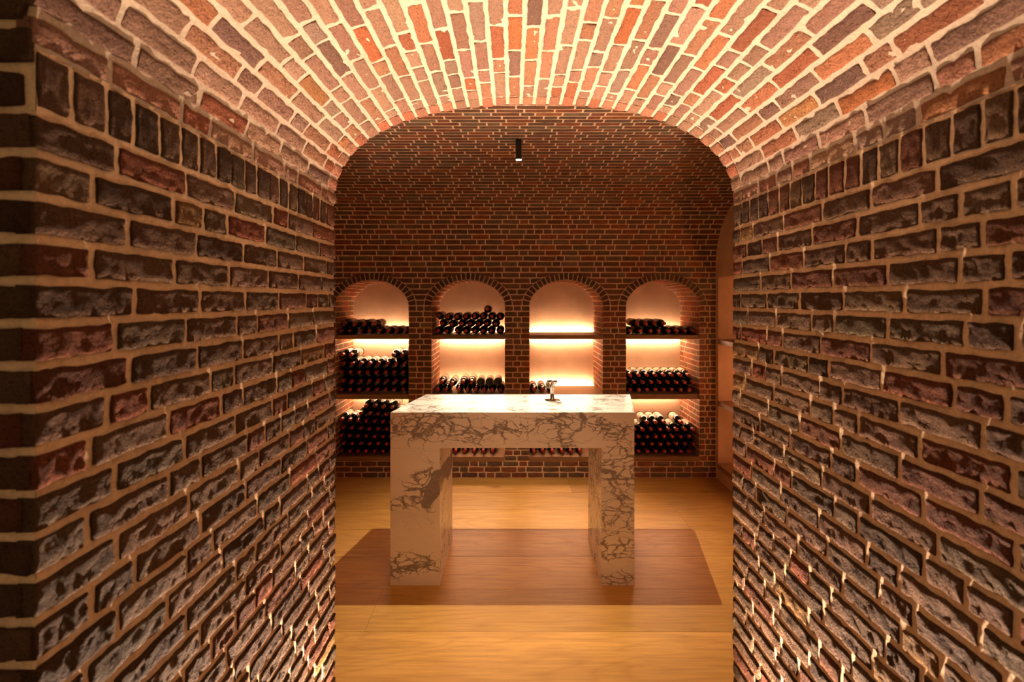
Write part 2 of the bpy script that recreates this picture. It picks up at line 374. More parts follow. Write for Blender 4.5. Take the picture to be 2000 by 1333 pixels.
def proj(P):
    if P.y < 0.05: return None
    return 1000+F*P.x/P.y, 586+F*(H-P.z)/P.y
def px_size(S, q):
    """clipped pixel area and short side of a brick"""
    c = []
    for u, v in ((q[0], q[4]), (q[1], q[4]), (q[3], q[5]), (q[2], q[5])):
        p = proj(S(u, v)[0])
        if p is None: return 0
        c.append(p)
    cx = sum(p[0] for p in c)/4; cy = sum(p[1] for p in c)/4
    a = abs(sum(c[i][0]*c[(i+1) % 4][1]-c[(i+1) % 4][0]*c[i][1] for i in range(4)))/2
    if not (-10 < max(p[0] for p in c) and min(p[0] for p in c) < 2000 and max(p[1] for p in c) > 0 and min(p[1] for p in c) < 1333): return 0
    return a
def lay(parent, S, quads, material, pal, res, proud, rough, drop, back, wob, limit=300, visible=None, smooth=False, cull=None):
    """quads -> the 'limit' largest in view as parts, the rest joined as stuff"""
    items = []
    for q in quads:
        s = px_size(S, q)
        if visible and not visible(q): s = 0
        items.append((s, q))
    items.sort(key=lambda t: -t[0])
    SV, SF, ST = [], [], []
    for k, (s, q) in enumerate(items):
        r = res if not callable(res) else res(s)
        P = brick_vf(S, q, r[0], r[1], proud*rng.uniform(0.6, 1.3), rough, drop, back, wob, rng.random()*40)
        c = pick(pal)
        if k < limit and s > 0:
            link('brick', P[0], P[1], material, parent, smooth, [(*c, 1)]*len(P[0]))
        else:
            n = len(SV); SV += P[0]; SF += [[i+n for i in p] for p in P[1]]; ST += [(*c, 1)]*len(P[0])
    if SV:
        o = link('brick_field', SV, SF, material, parent, smooth, ST); o['kind'] = 'stuff'
def row_joints(u0, u1, Lp, Hp, ph, prev):
    best = None
    for t in range(10):
        J = [u0]; u = u0+rng.choice([Hp, Lp, Lp*0.75, Lp*0.5])*rng.uniform(0.9, 1.05)
        while u < u1-Hp*0.55:
            J.append(u); u += (Hp if rng.random() < ph else Lp)*rng.uniform(0.95, 1.05)
        J.append(u1)
        if len(J) > 2 and J[-1]-J[-2] > Lp*1.12: J.insert(-1, (J[-1]+J[-2])/2)
        bad = sum(1 for j in J[1:-1] for p in prev if abs(j-p) < 0.018)
        if best is None or bad < best[0]: best = (bad, J)
        if bad == 0: break
    return best[1]
def rows_to_quads(rows, g, Lp, Hp, ph, edge_gap=0.0):
    """rows: list of (v0,v1,[(uL0,uR0,uL1,uR1)...]); g joint width"""
    Q = []; prev = []
    for v0, v1, ivs in rows:
        cur = []
        for uL0, uR0, uL1, uR1 in ivs:
            a, b_ = (uL0+uL1)/2, (uR0+uR1)/2
            if b_-a < 0.012: continue
            J = row_joints(a, b_, Lp, Hp, ph, prev); cur += J[1:-1]
            for k in range(len(J)-1):
                l0 = uL0+edge_gap if k == 0 else J[k]+g/2; l1 = uL1+edge_gap if k == 0 else J[k]+g/2
                r0 = uR0-edge_gap if k == len(J)-2 else J[k+1]-g/2; r1 = uR1-edge_gap if k == len(J)-2 else J[k+1]-g/2
                if r0-l0 < 0.006: r0 = l0+0.006
                if r1-l1 < 0.006: r1 = l1+0.006
                Q.append((l0, r0, l1, r1, v0+g/2, v1-g/2))
        prev = cur
    return Q
def grid_surface(S, u0, u1, nu, v0, v1, nv, off, amp, fr=60):
    V = []; 
    for j in range(nv+1):
        for i in range(nu+1):
            P, N = S(u0+(u1-u0)*i/nu, v0+(v1-v0)*j/nv)
            h = off+(amp*noise.noise(P*fr) if amp else 0); V.append(tuple(P+N*h))
    W = nu+1
    return V, [[j*W+i, j*W+i+1, (j+1)*W+i+1, (j+1)*W+i] for j in range(nv) for i in range(nu)]

# ------------------------------------------------------------------ passage walls
def curve_table(pts):
    pts = [p for i, p in enumerate(pts) if i == 0 or math.dist(p, pts[i-1]) > 1e-9]
    L = [0.0]
    for a, b_ in zip(pts, pts[1:]): L.append(L[-1]+math.dist(a, b_))
    arr = np.array(pts); Ln = np.array(L)
    def at(s):
        x = float(np.interp(s, Ln, arr[:, 0])); y = float(np.interp(s, Ln, arr[:, 1]))
        e = 0.006; s0 = max(0, s-e); s1 = min(L[-1], s+e)
        dx = float(np.interp(s1, Ln, arr[:, 0])-np.interp(s0, Ln, arr[:, 0])); dy = float(np.interp(s1, Ln, arr[:, 1])-np.interp(s0, Ln, arr[:, 1]))
        m_ = math.hypot(dx, dy) or 1
        # continue straight past the ends
        if s < 0: x += dx/m_*s; y += dy/m_*s
        if s > L[-1]: x += dx/m_*(s-L[-1]); y += dy/m_*(s-L[-1])
        return x, y, dx/m_, dy/m_
    return at, L[-1]
def superell(a, b_, n, t):
    c, s = math.cos(t), math.sin(t)
    return a*math.copysign(abs(c)**(2/n), c), b_*abs(s)**(2/n)

S_WL = lambda u, v: (Vector((-WL, u, v)), Vector((1, 0, 0)))
S_WR = lambda u, v: (Vector((WR, u, v)), Vector((-1, 0, 0)))
vp = [(XC-superell(AA, BB, NN, math.pi*k/200)[0], ZS+superell(AA, BB, NN, math.pi*k/200)[1]) for k in range(201)]
v_at, v_len = curve_table(vp)
def S_V(u, v):
    x, z, dx, dz = v_at(v)
    return Vector((x, u, z)), Vector((dz, 0, -dx))
SOLD = 0.073
def res_wall(s): return (18, 7) if s > 1500 else (12, 5)
for nm, S, side, lab in (('wall_passage_left', S_WL, -1, 'rough dark brick wall of the passage, uplit, on the left'),
                         ('wall_passage_right', S_WR, 1, 'rough dark brick wall of the passage, uplit, on the right')):
    root = empty(nm, (0, 0, 0), lab, 'wall', kind='structure')
    rows = []; z = ZS-SOLD
    while z > 0.005:
        rows.append((max(z-CR, 0.0), z, [(Y0, Y1, Y0, Y1)])); z -= CR
    rows = [r for r in rows if r[1]-r[0] > 0.03]
    Q = rows_to_quads(rows, 0.0115, 0.150, 0.076, 0.30)
    # soldier course under the springing
    J = [Y0]; 
    while J[-1] < Y1-0.07: J.append(J[-1]+0.049*rng.uniform(0.93, 1.07))
    J.append(Y1)
    for a, b_ in zip(J, J[1:]): Q.append((a+0.005, b_-0.005, a+0.005, b_-0.005, ZS-SOLD+0.006, ZS-0.004))
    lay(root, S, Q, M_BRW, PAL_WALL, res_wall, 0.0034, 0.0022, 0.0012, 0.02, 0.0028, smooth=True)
    V, Fc = grid_surface(S, Y0+0.004, Y1-0.004, 72, 0, ZS+0.004, 150, -0.001, 0.0024, 80)
    link('mortar', V, Fc, M_MOW, root, True)

root = empty('ceiling_passage', (0, 0, 0), 'brightly uplit brick barrel vault over the passage', 'ceiling', kind='structure')
nC = round(v_len/0.0405); pc = v_len/nC
rows = [(k*pc, (k+1)*pc, [(Y0, Y1-0.062, Y0, Y1-0.062)]) for k in range(nC)]
Q = rows_to_quads(rows, 0.0106, 0.146, 0.074, 0.30)
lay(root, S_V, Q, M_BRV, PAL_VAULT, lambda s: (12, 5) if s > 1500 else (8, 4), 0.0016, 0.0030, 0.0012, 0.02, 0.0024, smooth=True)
V, Fc = grid_surface(S_V, Y0+0.003, Y1-0.003, 70, 0, v_len, 170, -0.0006, 0.0016, 65)
link('mortar', V, Fc, M_MOR, root, True)
root = empty('trim_1', (0, 0, 0), 'ring of short bricks edging the far end of the passage vault', 'trim', kind='structure')
Q = [(Y1-0.058, Y1, Y1-0.058, Y1, k*pc+0.0048, (k+1)*pc-0.0048) for k in range(nC)]
lay(root, S_V, Q, M_BRV, [((0.36, 0.165, 0.105), 3), ((0.38, 0.14, 0.08), 2), ((0.30, 0.17, 0.11), 1)], (6, 4), 0.0030, 0.0018, 0.001, 0.03, 0.0012, smooth=True)

# near face of the passage wall (its corner shows at the frame's left edge)
def hole_passage(z):
    if z <= ZS: return -WL, WR
    t = (z-ZS)/BB
    if t >= 1: return None
    w_ = AA*(1-t**NN)**(1/NN); return XC-w_, XC+w_
def strips(x0, x1, z0, z1, dz, hole, y, ny):
    V, Fc = [], []; n = int(round((z1-z0)/dz))
    for k in range(n):
        a, b_ = z0+(z1-z0)*k/n, z0+(z1-z0)*(k+1)/n; ha, hb = hole(a+1e-6), hole(b_-1e-6)
        if ha and not hb: hb = ((ha[0]+ha[1])/2,)*2
        segs = [(x0, x1, x0, x1)] if not ha else [(x0, ha[0], x0, hb[0]), (ha[1], x1, hb[1], x1)]
        for p in segs:
            i = len(V); V += [(p[0], y, a), (p[1], y, a), (p[3], y, b_), (p[2], y, b_)]; Fc.append([i, i+1, i+2, i+3])
    return V, Fc
root = empty('wall_front', (0, 0, 0), 'brick face around the near mouth of the passage', 'wall', kind='structure')
S_F = lambda u, v: (Vector((u, Y0, v)), Vector((0, -1, 0)))
rows = []; z = ZS-SOLD-36*CR
while z < 2.62:
    a, b_ = z, z+CR; ha, hb = hole_passage(a+0.002), hole_passage(b_-0.002)
    if ha and not hb: hb = ((ha[0]+ha[1])/2,)*2
    par = int(round(z/CR)) % 2
    rows.append((a, b_, [(-1.15, 1.29, -1.15, 1.29)] if not ha else [(-1.15, ha[0]-0.002-0.010*par, -1.15, hb[0]-0.002-0.010*par), (ha[1]+0.002, 1.29, hb[1]+0.002, 1.29)])); z += CR
Q = rows_to_quads(rows, 0.0115, 0.150, 0.076, 0.30)
lay(root, S_F, Q, M_BRW, PAL_WALL, (8, 4), 0.003, 0.004, 0.0018, 0.02, 0.0026, smooth=True)
V, Fc = strips(-1.15, 1.29, 0, 2.62, 0.0066, hole_passage, Y0+0.003, 1)
link('mortar', V, Fc, M_MOW, root)

# ------------------------------------------------------------------ room shell
D2 = F/911.0
vpts = []
for k in range(0, 41):
    th = math.radians(70*k/40); vpts.append((YB-0.55*D2*(1-math.cos(th)), 38*CB+0.55*math.sin(th)))
ya, za = vpts[-1]; r2 = (ya-2.953)/D2/math.sin(math.radians(20))
for k in range(1, 31):
    th = math.radians(20*(1-k/30)); vpts.append((2.953+r2*D2*math.sin(th), za+r2*(math.cos(th)-math.cos(math.radians(20)))))
APEX = vpts[-1][1]
half = vpts[:]
for k in range(1, 41):     # on the passage side the vault comes down only to the wall over the arch
    c_, s_ = superell(2.953-Y1, APEX-2.235, 3.0, math.pi/2*(1-k/40)); vpts.append((2.953-c_, 2.235+s_))
r_at, r_len = curve_table(vpts)
def S_R(u, v):
    y, z, dy, dz = r_at(v)
    return Vector((u, y, z)), Vector((0, -dz, dy))
root = empty('ceiling', (0, 0, 0), 'dim red-brown brick vault over the wine room', 'ceiling', kind='structure')
nR = int(round(r_len/CB)); pr = r_len/nR
rows = [(k*pr, (k+1)*pr, [(XL, XR, XL, XR)]) for k in range(nR)]
Q = rows_to_quads(rows, 0.0100, 0.151, 0.076, 0.22)
def seen_room(q):
    p = proj(S_R((q[0]+q[1])/2, (q[4]+q[5])/2)[0])
    if p is None or q[4] > r_len*0.62: return False
    u = (p[0]-1043)/385
    return abs(u) < 0.999 and p[1] > 400-192*(1-abs(u)**2.4)**(1/2.4)
lay(root, S_R, Q, M_BRB, PAL_ROOM, (3, 2), 0.0018, 0.0005, 0.0004, 0.010, 0.0022, visible=seen_room)
V, Fc = grid_surface(S_R, XL, XR, 20, 0, r_len, 120, 0.0, 0.0)
link('mortar', V, Fc, M_MOB, root, True)

def n_hw(z, t=0.0):
    """half width of a niche opening (t = 0) or of its brick ring"""
    if z < NZ: return NA+(t if z > NZ-1e-4 else 0)
    q = (z-NZ)/(NB+t)
    return None if q >= 1 else (NA+t)*(1-q**NNN)**(1/NNN)
root = empty('wall_back', (0, 0, 0), 'red-brown brick back wall with four arched niches', 'wall', kind='structure')
S_B = lambda u, v: (Vector((u, YB, v)), Vector((0, -1, 0)))
rows = []
for k in range(38):
    a, b_ = k*CB, (k+1)*CB
    if b_ <= 3*CB+1e-6: rows.append((a, b_, [(XL, XR, XL, XR)])); continue
    cut = []
    for nx_ in NX:
        if a < NZ-1e-6: cut.append((nx_-NA, nx_+NA, nx_-NA, nx_+NA, 0))
        else:
            ha, hb = n_hw(a+0.001, NT), n_hw(b_-0.001, NT)
            if ha is None: continue
            if hb is None: hb = ha*0.15
            cut.append((nx_-ha, nx_+ha, nx_-hb, nx_+hb, 0.007))
    iv = []; l0 = l1 = XL; eg = 0
    for c in cut:
        iv.append((l0, c[0]-c[4], l1, c[2]-c[4])); l0, l1 = c[1]+c[4], c[3]+c[4]
    iv.append((l0, XR, l1, XR))
    rows.append((a, b_, iv))
Q = []; prev = []
for i, (a, b_, iv) in enumerate(rows):
    if 3 <= i < 31:      # piers: two and three bricks by turns
        for (p0, p1, _, _) in iv:
            n = 2 if i % 2 else 3
            if p1-p0 > 0.25: n += 1
            if p1-p0 < 0.12: n = 1
            fr = [0]+sorted((k+1)/n*rng.uniform(0.96, 1.04) for k in range(n-1))+[1]
            if rng.random() < 0.35 and n == 2: fr[1] = rng.choice([0.37, 0.63])
            for k in range(n):
                l = p0+(p1-p0)*fr[k]+(0.005 if k else 0.001); r = p0+(p1-p0)*fr[k+1]-(0.005 if k < n-1 else 0.001)
                Q.append((l, r, l, r, a+0.005, b_-0.005))
    else: Q += rows_to_quads([(a, b_, iv)], 0.0100, 0.150, 0.076, 0.28)
def seen_back(q):
    p = proj(S_B((q[0]+q[1])/2, (q[4]+q[5])/2)[0])
    if not (652 < p[0] < 1434): return False
    return not (762 < p[0] < 1238 and 771 < p[1] < 876) and not (762 < p[0] < 880 and p[1] > 800) and not (1154 < p[0] < 1238 and p[1] > 800)
lay(root, S_B, Q, M_BRB, PAL_ROOM, (4, 2), 0.0042, 0.0012, 0.0014, 0.012, 0.0022, visible=seen_back)
def hole_list(z):
    if z < 3*CB: return []
    hw = n_hw(z); return [] if hw is None else [(x-hw, x+hw) for x in NX]
V, Fc = [], []
zs = [0, 3*CB]+[3*CB+(NZ-3*CB)*k/4 for k in range(1, 5)]+[NZ+NB*(1-(1-k/36)**1.6) for k in range(1, 37)]+[38*CB+0.002]
for a, b_ in zip(zs, zs[1:]):
    ha, hb = hole_list(a+1e-5), hole_list(b_-1e-5)
    if len(ha) != len(hb): hb = [((p[0]+p[1])/2,)*2 for p in ha] if ha else []
    xa = [XL]+[t for p in ha for t in p]+[XR]; xb = [XL]+[t for p in hb for t in p]+[XR]
    for i in range(0, len(xa), 2):
        n = len(V); V += [(xa[i], YB+0.001, a), (xa[i+1], YB+0.001, a), (xb[i+1], YB+0.001, b_), (xb[i], YB+0.001, b_)]; Fc.append([n, n+1, n+2, n+3])
link('mortar', V, Fc, M_MOB, root)
# niches: brick reveals, plaster backs, voussoir rings
rw = ['leftmost', 'second', 'third', 'rightmost']
for i, nx_ in enumerate(NX):
    out = [(nx_-NA, 3*CB)]+[(nx_-NA, 3*CB+(NZ-3*CB)*k/10) for k in range(1, 10)]
    out += [(nx_-superell(NA, NB, NNN, math.pi*k/60)[0], NZ+superell(NA, NB, NNN, math.pi*k/60)[1]) for k in range(61)]
    out += [(nx_+NA, NZ-(NZ-3*CB)*k/10) for k in range(1, 11)]
    at_, ln = curve_table(out)
    def S_N(u, v, at_=at_):
        x, z, dx, dz = at_(v); return Vector((x, u, z)), Vector((dz, 0, -dx))
    n = int(round(ln/CB)); p = ln/n
    Q = rows_to_quads([(k*p, (k+1)*p, [(YB+0.004, YB+ND, YB+0.004, YB+ND)]) for k in range(n)], 0.009, 0.150, 0.076, 0.3)
    SV, SF, ST = [], [], []
    for q in Q:
        P = brick_vf(S_N, q, 2, 1, 0.003*rng.uniform(0.7, 1.3), 0, 0.001, 0.008, 0.0016, rng.random()*40); c = pick([((0.25, 0.11, 0.06), 3), ((0.30, 0.11, 0.055), 3), ((0.21, 0.12, 0.075), 2)])
        k0 = len(SV); SV += P[0]; SF += [[a+k0 for a in f] for f in P[1]]; ST += [(*c, 1)]*len(P[0])
    o = link('niche_reveal', SV, SF, M_BRB, root, False, ST); o['kind'] = 'stuff'
    V, Fc = grid_surface(S_N, YB, YB+ND, 4, 0, ln, 110, 0, 0); link('reveal_mortar', V, Fc, M_MOB, root)
    pl = [(x, YB+ND, z) for x, z in out]; link('niche_plaster', pl, [list(range(len(pl)))], M_PLA, root)
    tr = empty('trim_%d' % (i+2), (0, 0, 0), 'arch of dark bricks on edge around the %s niche' % rw[i], 'trim', kind='structure')
    eo = [(nx_-superell(NA, NB, NNN, math.pi*k/90)[0], NZ+superell(NA, NB, NNN, math.pi*k/90)[1]) for k in range(91)]
    ra, rl = curve_table(eo)
    def S_G(u, v, ra=ra):
        x, z, dx, dz = ra(u); return Vector((x-dz*v, YB, z+dx*v)), Vector((0, -1, 0))
    nV = 23; pv = rl/nV
    Q = []
    for k in range(nV):
        a, b_ = k*pv, (k+1)*pv
        Q.append((a+0.0045, b_-0.0045, a+0.0035, b_-0.0035, 0.002, NT-0.003))
    lay(tr, S_G, Q, M_BRB, [((0.085, 0.05, 0.033), 3), ((0.11, 0.05, 0.03), 3), ((0.10, 0.07, 0.045), 2)], (2, 3), 0.0055, 0.001, 0.001, 0.012, 0.0010)

# right end wall: plaster with a shelved recess; left end wall: plaster
def end_wall(name, x, sgn, lab, recess):
    r_ = empty(name, (0, 0, 0), lab, 'wall', kind='structure')
    pts = [(y, z) for y, z in vpts if z > 38*CB-1e-6]
    if not recess:
        poly = [(x, YB, 0)]+[(x, y, z) for y, z in pts]+[(x, Y1, 0)]; link('plaster', poly, [list(range(len(poly)))], M_PLA, r_); return r_
    ya, yb, z0, z1 = 2.6, YB-0.055, 0.10, 1.80; V, Fc = [], []
    def quad(*p):
        n = len(V); V.extend(p); Fc.append([n, n+1, n+2, n+3])
    quad((x, yb, 0), (x, YB, 0), (x, YB, 38*CB), (x, yb, 38*CB)); quad((x, Y1, 0), (x, ya, 0), (x, ya, 38*CB), (x, Y1, 38*CB))
    quad((x, ya, 0), (x, yb, 0), (x, yb, z0), (x, ya, z0)); quad((x, ya, z1), (x, yb, z1), (x, yb, 38*CB), (x, ya, 38*CB))
    X2 = x+0.42
    quad((x, yb, z0), (X2, yb, z0), (X2, yb, z1), (x, yb, z1)); quad((x, ya, z0), (X2, ya, z0), (X2, ya, z1), (x, ya, z1))
    quad((x, ya, z0), (x, yb, z0), (X2, yb, z0), (X2, ya, z0)); quad((x, ya, z1), (x, yb, z1), (X2, yb, z1), (X2, ya, z1)); quad((X2, ya, z0), (X2, yb, z0), (X2, yb, z1), (X2, ya, z1))
    n = len(V); V += [(x, y, z) for y, z in pts]+[(x, Y1, 38*CB)]; Fc.append(list(range(n, len(V))))
    link('plaster', V, Fc, M_PLA, r_)
    return r_
end_wall('wall_right', XR, 1, 'cream plaster end wall with a lit shelved recess at the right', True)
end_wall('wall_left', XL, -1, 'cream plaster end wall hidden beyond the passage at the left', False)
# room side of the passage wall
root = empty('wall_near', (0, 0, 0), 'room side of the passage wall', 'wall', kind='structure')
V, Fc = strips(XL, XR, 0, 1.9, 0.05, lambda z: (-WL-0.02, WR+0.02), Y1-0.004, 1)
V2, F2 = strips(XL, XR, 1.9, 2.62, 0.008, lambda z: hole_passage(z-0.012), Y1-0.004, 1)
V, Fc = join([(V, Fc), (V2, F2)]); link('brick_face', V, Fc, M_MOB, root)

# ------------------------------------------------------------------ floor: wide oak boards running across
root = empty('floor', (0, 0, 0), 'wide golden oak board floor', 'floor', kind='structure')
link('subfloor', *box_vf(-2.2, 2.2, -0.6, YB+0.02, -0.05, -0.022), M_HOLE, root)
edges = [YB+0.01, 4.011, 3.686, 3.360, 3.015, 2.673, 2.328, 1.985, 1.642, 1.300, 0.957, 0.615, 0.27, -0.075, -0.42]
butts = {5: [-0.712], 2: [1.25], 3: [-1.3], 4: [1.5], 6: [1.05], 1: [-0.9], 7: [-1.0], 8: [0.8], 0: [0.5]}
for k in range(len(edges)-1):
    y1_, y0_ = edges[k], edges[k+1]
    if y1_ <= Y1+0.2: xs = [-1.3, 1.35]
    else: xs = [XL-0.01]+butts.get(k, [])+[XR+0.01]
    for a, b_ in zip(xs, xs[1:]):
        v, f = box_vf(a+0.0006, b_-0.0006, y0_+0.0007, y1_-0.0007, -0.02, 0.0+rng.uniform(-0.0003, 0), 0.0012)
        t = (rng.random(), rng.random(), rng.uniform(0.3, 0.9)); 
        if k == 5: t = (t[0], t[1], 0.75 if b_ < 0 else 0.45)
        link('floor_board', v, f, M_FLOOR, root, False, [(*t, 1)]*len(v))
# floor uplights
for i, (x, y) in enumerate(UPS):
    o = empty('floor_uplight', (x, y, 0), 'small recessed uplight in the floor beside the %s passage wall' % ('left' if i == 0 else 'right'), 'uplight')
    link('bezel', *lathe([(0.030, 0.0), (0.030, 0.004), (0.022, 0.005), (0.022, 0.001)], 24), M_STEEL, o)
    link('lens', *lathe([(0.0215, 0.0), (0.0215, 0.002), (0.001, 0.003)], 24), M_LENS, o)

# ------------------------------------------------------------------ marble table
TB = empty('marble_table', (0.05, 2.95, 0), 'white marble waterfall table with grey-brown veins on the oak floor', 'table')
ox, oy = 0.05, 2.95
yf, yb_ = 2.702, 3.215; zt, zb = 0.970, 0.770
def tp(x, y, z): return (x-ox, y-oy, z)
def prism(pts, z0, z1, bev=0.0015):
    import bmesh
    bm = bmesh.new(); lo = [bm.verts.new(tp(x, y, z0)) for x, y in pts]; hi = [bm.verts.new(tp(x, y, z1)) for x, y in pts]
    bm.faces.new(lo[::-1]); bm.faces.new(hi); n = len(pts)
    for i in range(n): bm.faces.new((lo[i], lo[(i+1) % n], hi[(i+1) % n], hi[i]))
    bmesh.ops.bevel(bm, geom=list(bm.edges), offset=bev, segments=2, affect='EDGES')
    bm.verts.index_update(); v = [tuple(q.co) for q in bm.verts]; f = [[q.index for q in p.verts] for p in bm.faces]; bm.free(); return v, f
link('tabletop', *prism([(-0.681, yf), (0.684, yf), (0.785, yb_), (-0.575, yb_)], zb, zt), M_MARBLE, TB)
link('leg', *prism([(-0.681, yf+0.0003), (-0.4035, yf+0.0003), (-0.397, yb_), (-0.575, yb_)], 0.0, zb-0.0002), M_MARBLE, TB)
link('leg', *prism([(0.4997, yf+0.0003), (0.684, yf+0.0003), (0.785, yb_), (0.5075, yb_)], 0.0, zb-0.0002), M_MARBLE, TB)
for (px, py, s) in ((878.5, 938, -1), (868.7, 962.7, -1), (878.8, 1033, -1), (868.7, 1064.6, -1), (1155, 938, 1), (1163.5, 963.5, 1), (1155.3, 1033, 1), (1164.2, 1065, 1)):
    X = -0.4010 if s < 0 else 0.5030
    d = X*F/(px-1000); z = H-(py-586)*d/F
    X = (-0.4035+(d-yf)/(yb_-yf)*0.0065) if s < 0 else (0.4997+(d-yf)/(yb_-yf)*0.0078)
    v, f = lathe([(0.0045, -0.001), (0.0045, 0.0008), (0.001, 0.001)], 10, 'X')
    v = [((-a if s > 0 else a)+X-ox, b_+d-oy, c+z) for a, b_, c in v]
    link('bolt', v, f, M_HOLE, TB)['label'] = 'tiny dark bolt head'

# ------------------------------------------------------------------ downlight
o = empty('downlight_or_fill', (LAMP[0], LAMP[1], 2.46), 'small black cylinder downlight hanging from the brick vault over the table', 'lamp')
link('body', *lathe([(0.016, 0.004), (0.018, 0.0), (0.018, 0.128), (0.0175, 0.131)], 32), M_BLACK, o, False)
link('lens', *lathe([(0.0145, 0.003), (0.0172, -0.0022), (0.0172, 0.0035), (0.0145, 0.0045)], 32), M_LENS, o)

o = empty('downlight_or_fill', (0.07, 1.64, 2.350), 'added unseen fill light in a black cylinder just beyond the passage arch', 'lamp')  # housing made up for the added fill light, out of view
link('body', *lathe([(0.060, 0.004), (0.065, 0.0), (0.065, 0.095), (0.064, 0.098)], 32), M_BLACK, o, False)
# ------------------------------------------------------------------ shelves with light strips
SHN = ['upper', 'middle', 'bottom']
for i, nx_ in enumerate(NX):
    for s in range(3):
        zt_, th = SH_TOP[s], SH_TH[s]; y0_, y1_ = YB+0.012, YB+ND-0.045
        if s == 2: y0_, y1_ = YB-0.004, YB+ND-0.002
        lab = 'dark oak %s shelf of the %s niche%s' % (SHN[s], rw[i], ', empty' if (i == 2 and s == 0) else ', holding wine bottles')
        o = empty('wooden_shelf', (nx_, YB+0.25, zt_), lab, 'shelf', 'oak niche shelves')
        v, f = box_vf(-NA+0.003, NA-0.003, y0_-YB-0.25, y1_-YB-0.25, -th, 0, 0.002)
        t = (rng.random(), rng.random(), rng.random()); link('board', v, f, M_SHELF, o, False, [(*t, 1)]*len(v))
        if s < 2:
            v, f = box_vf(-NA+0.02, NA-0.02, y1_-YB-0.25, y1_-YB-0.25+0.004, -th-0.010, -th*0.35)
            link('light_strip', v, f, M_STRIP, o)['label'] = 'glowing warm light strip'
# recess shelves of the right end wall
for s, py in enumerate((663, 783, 905)):
    z = H-(py-586)*4.28/F
    o = empty('wooden_shelf', (XR+0.2, 3.44, z), '%s dark shelf end in the recess of the plaster end wall' % SHN[s], 'shelf', 'shelves in the end wall recess')
    v, f = box_vf(-0.215, 0.18, -0.83, 0.83, -0.04, 0.0, 0.002); link('board', v, f, M_SHELF, o, False, [(0.3, 0.5, 0.3*s, 1)]*len(v))
    if s < 2:
        v, f = box_vf(0.18, 0.184, -0.80, 0.80, -0.03, -0.01); link('light_strip', v, f, M_STRIP, o)

# ------------------------------------------------------------------ bottles
BR = 0.0372; BLEN = 0.300
prof = [(0.0, 0.006), (0.018, 0.004), (0.030, 0.0), (0.0352, 0.002), (BR, 0.008), (BR, 0.185), (0.0350, 0.200), (0.0285, 0.216), (0.0195, 0.232), (0.0150, 0.245), (0.0138, 0.255)]
seg = 18
def lathe_y(p, arc=None):
    V, Fc = [], []
    for r, h in p:
        for k in range(seg):
            a = 2*math.pi*k/seg; V.append((r*math.cos(a), -h+0.150, r*math.sin(a)))
    for i in range(len(p)-1):
        for k in range(seg):
            if arc and not (arc[0] <= k < arc[1]): continue
            a, b_ = i*seg+k, i*seg+(k+1) % seg; Fc.append([a, b_, b_+seg, a+seg])
    return V, Fc
def mesh_of(name, v, f, m):
    me = bpy.data.meshes.new(name); me.from_pydata(v, [], f); me.materials.append(m)
    me.polygons.foreach_set('use_smooth', [True]*len(me.polygons)); me.update(); return me
me_b = mesh_of('wine_bottle', *lathe_y(prof), M_GLASS)
me_c = mesh_of('capsule', *lathe_y([(0.0146, 0.240), (0.0146, 0.292), (0.0156, 0.293), (0.0156, 0.299), (0.0145, 0.3005), (0.0, 0.3005)]), M_CAP)
me_l = mesh_of('label', *lathe_y([(BR+0.0004, 0.045), (BR+0.0004, 0.150)]), M_LABEL)
me_p = mesh_of('label_band', *lathe_y([(BR+0.0007, 0.158), (BR+0.0007, 0.166)]), M_LABEL)
proto = None
ORD = ['first', 'second', 'third', 'fourth', 'fifth', 'sixth', 'seventh', 'eighth', 'ninth']
ROW = ['bottom row', 'second row', 'third row', 'fourth row', 'fifth row', 'sixth row', 'seventh row']
KX = 4.372/F
def bottle(X, z, sc_, label, group, flip=False, back=0.0):
    loc = (X, YB+0.027+0.150+back+rng.uniform(-0.008, 0.008), z)
    rz = (math.pi if flip else 0)
    r_ = bpy.data.objects.new('wine_bottle', me_b); COL.objects.link(r_); r_.location = loc; r_.rotation_euler = (0, rng.uniform(0, 6.28), rz); r_.scale = (sc_, 1, sc_)
    tag(r_, label, 'bottle', group)
    for nm, me in (('capsule', me_c), ('paper_label', me_l), ('paper_label', me_p)):
        c = bpy.data.objects.new(nm, me); COL.objects.link(c); c.parent = r_
